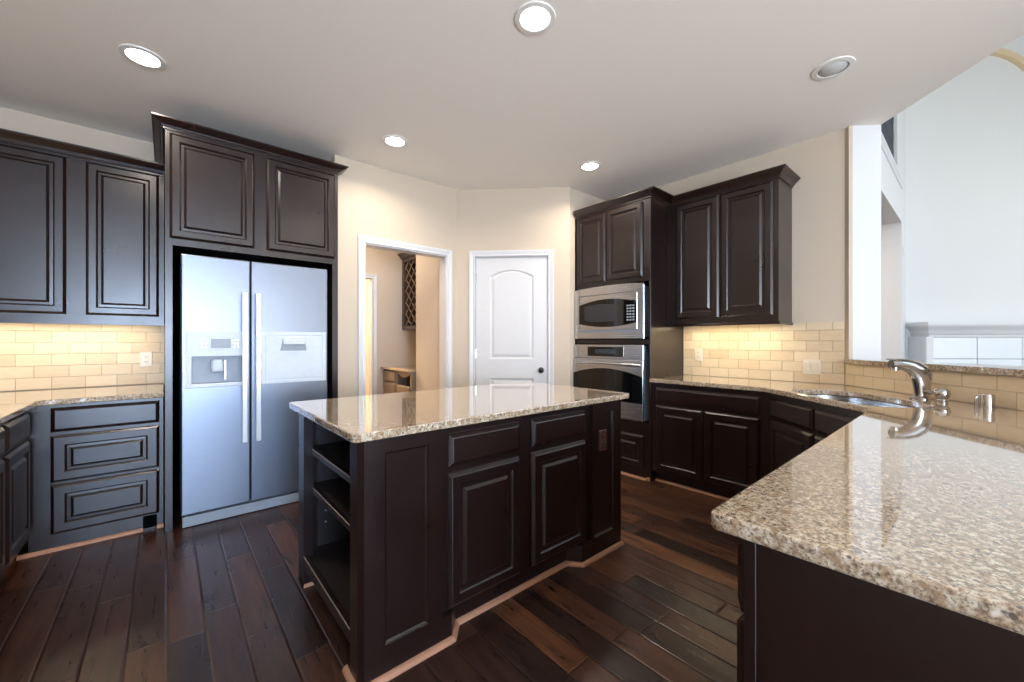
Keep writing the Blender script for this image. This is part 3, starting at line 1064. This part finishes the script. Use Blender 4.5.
# sink base on the diagonal: local x along (-1,-1), y into (1,-1)
cc = 2.262
px_, py_ = 3.21, 3.21 - cc
c = thing('sink_base_cabinet', 'dark diagonal corner cabinet under the sink', 'cabinet', (px_, py_, 0), -135)
Ls = (px_ - 2.55) * math.sqrt(2)
b = MB()
b.prism([(0.0, 0), (Ls, 0), (Ls, .16), (Ls / 2 + .2, .60), (Ls / 2 - .2, .60), (0, .16)], .10, .690)
MB().box(0, Ls, 0, .030, .695, .872).build('face_rail', 'wood', c)
b.prism([(.03, .08), (Ls - .03, .08), (Ls / 2 + .2, .55), (Ls / 2 - .2, .55)], 0, .10)
b.build('cabinet_body', 'wood', c)
hw_ = (Ls - .055) / 2
for k in range(2):
    xa = .018 + k * (hw_ + .018)
    slab_drawer(c, xa, xa + hw_, .700, .832, 'false_drawer_front')
    raised_door(c, xa, xa + hw_, .125, .679)
MB().sweep([(.08, .08), (Ls - .08, .08)], QR).build('shoe_molding', 'raw', c)

# peninsula cabinets: kitchen side faces +Y, end panel faces the viewer's left
c = thing('peninsula_cabinet', 'dark peninsula base cabinet with plain end panel in the foreground', 'cabinet', (1.6, .285, 0), 180)
xl = lambda x: 1.6 - x
b = MB()
b.box(xl(.84), xl(2.52), 0, .60, .10, .872)
b.box(xl(.84), xl(2.52), .075, .60, 0, .10)
b.build('cabinet_body', 'wood', c)
MB().box(xl(.825), xl(.84), .0, .85, 0, .872, .001).build('end_panel', 'wood', c)
ep = MB().box(xl(.818), xl(.825), .0, .020, 0, .872, .001)
ep.build('corner_stile', 'wood', c)
for (xa, xb) in ((.828, 1.36), (1.39, 1.92), (1.95, 2.47)):
    slab_drawer(c, xl(xb), xl(xa), .716, .846)
    raised_door(c, xl(xb), xl(xa), .125, .700)

# long countertop with the sink cut-out
sc = Vector((3.005, .470))
ex = Vector((-d2, -d2))   # along the diagonal, towards the viewer
ey = Vector((d2, -d2))    # towards the half wall


def dshape(a, f_, bk_, n=40):
    """sink outline: nearly straight front, bowed back; returned counter-clockwise"""
    pts = []
    for k in range(n):
        th = 2 * PI * k / n
        cx_, sy_ = math.cos(th), math.sin(th)
        u = a * math.copysign(abs(cx_) ** .55, cx_)
        w = (bk_ if sy_ > 0 else f_) * math.copysign(abs(sy_) ** (.75 if sy_ > 0 else .45), sy_)
        p = sc + ex * u + ey * w
        pts.append((p.x, p.y))
    ar2 = sum(pts[i][0] * pts[(i + 1) % n][1] - pts[(i + 1) % n][0] * pts[i][1] for i in range(n))
    return pts if ar2 > 0 else pts[::-1]


hole = dshape(.36, .185, .205)
rc_ = [(.783 + .016 * (1 - math.cos(a)), .336 - .016 * (1 - math.sin(a))) for a in [k / 5 * PI / 2 for k in range(6)]]
outer = rc_ + [(2.575, .336), (2.60, .346), (3.155, .965), (3.170, .995), (3.170, 1.857), (3.787, 1.857), (3.787, .640), (3.758, .610), (2.51, -.640), (.783, -.640)]
ar2 = sum(outer[i][0] * outer[(i + 1) % len(outer)][1] - outer[(i + 1) % len(outer)][0] * outer[i][1] for i in range(len(outer)))
if ar2 < 0:
    outer = outer[::-1]
tag(MB().slab(outer, [hole[::-1]], .873, .905, .005).build('countertop', 'granite'), 'long speckled granite countertop with the sink and foreground peninsula', 'countertop')

# undermount sink
sk = MB()
rings = []
for s_, z in ((1.04, .872), (1.0, .870), (.98, .74), (.93, .705), (.85, .695)):
    rings.append([((p[0] - sc.x) * s_, (p[1] - sc.y) * s_, z - .872) for p in hole])
sk.loops(rings, False, True)
sks = thing('kitchen_sink', 'stainless undermount sink set in the corner countertop', 'sink', (sc.x, sc.y, .872))
sk.build('basin', 'steel', sks, True)
MB().lathe((0, .0, -.1768), [(.045, 0), (.045, .004), (.03, .006), (.02, .003), (0, .003)], 'z', 24).build('drain', 'chrome', sks, True)

# faucet; local -y points to the sink (away from the half wall)
fb = Vector((3.206, .206))
fa = thing('kitchen_faucet', 'brushed nickel single lever faucet behind the sink', 'faucet', (fb.x, fb.y, .905), -135)
MB().lathe((0, 0, 0), [(.052, 0), (.052, .006), (.046, .012), (.036, .016), (.0, .016)], 'z', 28).build('base_flange', 'chrome', fa, True)
bd_ = MB()
pth = [(0, .004, .010), (0, .004, .05), (0, .002, .09), (0, -.006, .125), (0, -.026, .158), (0, -.058, .180), (0, -.095, .190), (0, -.130, .193), (0, -.158, .193)]
bd_.tube(pth, [(.030, .037), (.030, .039), (.030, .042), (.030, .044), (.029, .042), (.027, .036), (.026, .031), (.025, .028), (.023, .025)], 20)
bd_.build('spout', 'chrome', fa, True)
bk2 = MB()
bk2.tube([(0, .040, .10), (0, .036, .14), (0, .012, .178), (0, -.03, .206), (0, -.08, .219), (0, -.13, .222), (0, -.175, .222)], [(.012, .006), (.022, .008), (.026, .009), (.026, .008), (.026, .007), (.024, .006), (.014, .003)], 16)
bk2.build('lever_plate', 'chrome', fa, True)
MB().cyl((0, -.140, .160), .019, .020, 'z', 20, bev=.002).build('spray_head', 'chrome', fa, True)
lv = MB()
lv.tube([(.02, 0, .042), (.07, .0, .044), (.10, .0, .044)], [.010, .009, .009], 12)
lv.build('lever_arm', 'chrome', fa, True)
MB().lathe((.118, 0, .012), [(.022, -.012), (.024, 0), (.020, .006), (.030, .018), (.033, .034), (.030, .050), (.018, .060), (0, .062)], 'z', 24).build('lever_knob', 'chrome', fa, True)

# air gap cap on the counter
ag = Vector((3.03, -.031))
q = thing('air_gap', 'small brushed nickel cap on the counter right of the faucet', 'sink cap', (ag.x, ag.y, .905), -135)
MB().lathe((0, 0, 0), [(.030, 0), (.030, .004), (.026, .006), (.026, .060), (.024, .066), (.0, .067)], 'z', 24).build('cap', 'chrome', q, True)
MB().lathe((-.040, 0, 0), [(.014, 0), (.013, .03), (.011, .05), (.006, .055), (0, .055)], 'z', 16).build('side_vent', 'chrome', q, True)

# raised ledge on the half wall
lg = [(3.765, .655), (3.745, .635), (2.47, -.64), (2.50, -.67), (2.90, -.67), (3.965, .40), (3.935, .445), (3.775, .605)]
lgp = [(3.752, .632), (2.47, -.65), (2.93, -.65), (3.978, .398), (3.923, .453), (3.768, .608)]
ar2 = sum(lgp[i][0] * lgp[(i + 1) % len(lgp)][1] - lgp[(i + 1) % len(lgp)][0] * lgp[i][1] for i in range(len(lgp)))
if ar2 < 0:
    lgp = lgp[::-1]
tag(MB().slab(lgp, [], 1.064, 1.098, .005).build('granite_ledge', 'granite'), 'raised granite ledge on the half wall behind the sink', 'ledge')

backsplash('wall_tile_right', (3.79, 1.857, .906), -90, 1.217, 0, .468, 'travertine tile backsplash under the right wall cabinet')
backsplash('wall_tile_half', (3.763 + .022, .611 + .022, .906), -135, 1.78, 0, .155, 'travertine tile backsplash below the raised ledge')
outlet((3.7895, 1.71, 1.10), -90, 'almond outlet beside the oven cabinet')
outlet((3.7895, .838, 1.03), -90, 'almond double switch plate on the tile left of the ledge', w=.115, kind='switch')

# ================================================================== GREAT ROOM THINGS
mt = thing('fireplace_mantel', 'white fireplace mantel with marble tiles beyond the raised ledge', 'mantel', (7.9 + .05, .66 - .05, 0), -45)
MB().box(.02, 3.0, -.24, -.005, 0, 1.30).build('surround', 'trim', mt)
MB().sweep([(-.01 + .03, -.003), (.02, -.24), (3.0, -.24)], [(-.01, 1.28), (.012, 1.28), (.016, 1.31), (.03, 1.33), (.045, 1.37), (.085, 1.43), (.09, 1.45), (.09, 1.487), (-.01, 1.487)]).build('crown_shelf', 'trim', mt)
MB().box(.02, 3.0, -.24, -.003, 1.30, 1.485).build('shelf_core', 'trim', mt)
tl = MB()
gt = MB().box(.05, 2.98, -.248, -.24, .06, 1.275)
gto = gt.build('grout_backing', 'grout', mt)
k = 0
x = .055
while x < 2.4:
    for r_ in range(4):
        z1_ = 1.272 - r_ * .284
        tl.box(x, x + .545, -.258, -.246, z1_ - .278, z1_, .003)
    x += .553
tl.build('marble_tiles', 'marble', mt)
MB().box(-.04, .055, -.27, -.003, 0, 1.285, .006).build('pilaster', 'trim', mt)
outlet((7.44 + .12, .66, 2.45), 0, 'white switch plate on the living room wall', 'trim', .115, 'switch')

rl = thing('loft_railing', 'dark wrought iron railing on the upstairs loft', 'railing', (5.55, .70, 3.34), 0)
MB().box(-1.4, 1.44, -.025, .025, .90, .95, .006).build('handrail', 'iron', rl)
MB().box(-1.4, 1.44, -.012, .012, .06, .085).build('bottom_rail', 'iron', rl)
for k in range(28):
    x = -1.36 + k * .102
    s = MB().tube([(x, 0, .0), (x, 0, .92)], .009, 8)
    for zc in (.25, .48, .71):
        s.tube([(x + .042 * math.cos(a), 0, zc + .10 * math.sin(a)) for a in [2 * PI * q / 14 for q in range(15)]], .008, 6)
    s.build('baluster', 'iron', rl)

# ================================================================== BUTLER PANTRY THINGS
wr = thing('wine_rack', 'dark wall mounted lattice wine rack in the butler pantry', 'wine rack', (2.42, 4.72, 1.38), -90)
w_ = .37
fbx = MB()
fbx.box(-w_, -w_ + .05, -.005, .325, 0, .96, .001).box(w_ - .05, w_, -.005, .325, 0, .96).box(-w_ + .05, w_ - .05, 0, .325, 0, .05).box(-w_ + .05, w_ - .05, 0, .325, .91, .96)
fbx.box(-w_ + .05, w_ - .05, .30, .325, .05, .91)
fbx.build('rack_frame', 'greywood', wr)
MB().sweep([(-w_, .325), (-w_, -.005), (w_, -.005)], zshift(CROWN(.07, .05), .955)).build('crown_molding', 'greywood', wr)
la = MB()


def clipline(x0, z0, dx, dz, xa, xb, za, zb):
    t0, t1 = 0.0, 1.0
    for p, d, lo_, hi_ in ((x0, dx, xa, xb), (z0, dz, za, zb)):
        ta, tb = (lo_ - p) / d, (hi_ - p) / d
        if ta > tb:
            ta, tb = tb, ta
        t0, t1 = max(t0, ta), min(t1, tb)
    return (t0, t1) if t1 > t0 else None


xa, xb, za, zb = -w_ + .05, w_ - .05, .05, .91
for s_, yy in ((1, .02), (-1, .032)):
    kk = -1.2
    while kk < 1.9:
        x_0 = xa if s_ > 0 else xb
        r_ = clipline(x_0, kk, s_ * 2.0, 2.0, xa, xb, za, zb)
        if r_:
            p0 = (x_0 + s_ * 2 * r_[0], yy, kk + 2 * r_[0])
            p1 = (x_0 + s_ * 2 * r_[1], yy, kk + 2 * r_[1])
            la.tube([p0, p1], .008, 4)
        kk += .155
la.build('lattice', 'oak', wr)

bc = thing('pantry_base_cabinet', 'stained base cabinet with drawers in the butler pantry', 'cabinet', (2.16, 4.70, 0), -90)
b = MB()
b.box(-.40, -.36, 0, .58, 0, .865, .001).box(.36, .40, 0, .58, 0, .865, .001).box(-.02, .02, 0, .58, 0, .865, .001).box(-.36, .36, .04, .58, 0, .10).box(-.36, -.02, .02, .58, .10, .865)
b.box(.02, .36, .02, .58, .10, .50).box(.02, .36, .30, .58, .50, .865)
b.build('cabinet_body', 'oak', bc)
MB().rects(-.365, -.015, .72, .845, [(0, 0.02), (0, -.010), (.012, -.018), (.014, -.018)]).build('drawer_front', 'oak', bc)
MB().rects(-.365, -.015, .42, .70, [(0, 0.02), (0, -.010), (.012, -.018), (.014, -.018)]).build('drawer_front', 'oak', bc)
MB().rects(-.365, -.015, .12, .40, [(0, 0.02), (0, -.010), (.012, -.018), (.014, -.018)]).build('drawer_front', 'oak', bc)
MB().rects(.015, .365, .12, .69, [(0, 0.02), (0, -.010), (.012, -.018), (.014, -.018)]).build('drawer_front', 'oak', bc)
va, vb = [], []
for k in range(13):
    u = k / 12
    va.append((.02 + .34 * u, .865))
vl = [(p[0], .865 - .02 - .055 * (1 - (2 * (p[0] - .02) / .34 - 1) ** 2)) for p in va][::-1]
ringv = va + vl
MB().loops([[(p[0], .02, p[1]) for p in ringv], [(p[0], .0, p[1]) for p in ringv]], True, True).build('arched_valance', 'oak', bc)
tag(MB().slab([(2.125, 4.285), (2.74, 4.285), (2.74, 5.112), (2.125, 5.112)], [], .866, .898, .004).build('pantry_countertop', 'granite'), 'granite countertop below the wine rack', 'countertop')

ch = thing('chandelier', 'small lit chandelier in the room beyond the butler pantry', 'chandelier', (2.03, 5.95, 1.42), 0)
MB().tube([(0, 0, 0), (0, 0, 1.38)], .008, 8).build('stem', 'brass', ch)
arm = MB()
for k in range(5):
    a = 2 * PI * k / 5
    arm.tube([(0, 0, .05), (.07 * math.cos(a), .07 * math.sin(a), .0), (.14 * math.cos(a), .14 * math.sin(a), .04), (.15 * math.cos(a), .15 * math.sin(a), .10)], .007, 6)
arm.build('arms', 'brass', ch)
for k in range(5):
    a = 2 * PI * k / 5
    MB().lathe((.15 * math.cos(a), .15 * math.sin(a), .10), [(.010, 0), (.022, .03), (.018, .06), (.0, .085)], 'z', 10).build('bulb', 'flame', ch, True)
area_light('dining_room_lamp', (1.6, 6.4, 2.75), (0, 0, 0), .8, .8, 120, (1.0, .82, .56))
area_light('butler_pantry_lamp', (1.7, 4.4, 2.78), (0, 0, 0), .3, .3, 9, (1.0, .90, .78))
area_light('hall_lamp', (6.0, 1.7, 2.9), (0, 0, 0), 1.0, .6, 22, (1.0, .85, .70))

# ================================================================== RECESSED CEILING LIGHTS
cans = [(-.10, 3.01, 1, 'recessed ceiling light above the refrigerator'), (1.356, 1.403, 1, 'recessed ceiling light above the island front'),
        (1.356, 2.983, 1, 'recessed ceiling light in front of the doorway opening'), (2.876, 2.268, 1, 'recessed ceiling light near the oven cabinet'),
        (2.903, .542, 0, 'unlit recessed ceiling light above the sink')]
for x, y, on_, lab in cans:
    t = thing('ceiling_light', ('lit ' if on_ else '') + lab, 'ceiling light', (x, y, H), 0, 'recessed ceiling lights')
    MB().lathe((0, 0, -.008), [(.070, .004), (.074, .0), (.098, .002), (.100, .008), (.070, .008)], 'z', 32, caps=False).build('trim_ring', 'lampwhite', t, True)
    le = MB().lathe((0, 0, -.004), [(.0, -.001), (.070, 0), (.071, .004)], 'z', 32, caps=False) if on_ else MB().lathe((0, 0, -.004), [(.0, -.012), (.045, -.010), (.062, -.002), (.071, .004)], 'z', 32, caps=False)
    le.build('lens', 'lens_on' if on_ else 'lens_off', t, True)
    if on_:
        area_light('ceiling_lamp', (x, y, H - .016), (0, 0, 0), .13, .13, 7.5, (1.0, .88, .74), math.radians(150), 'DISK')
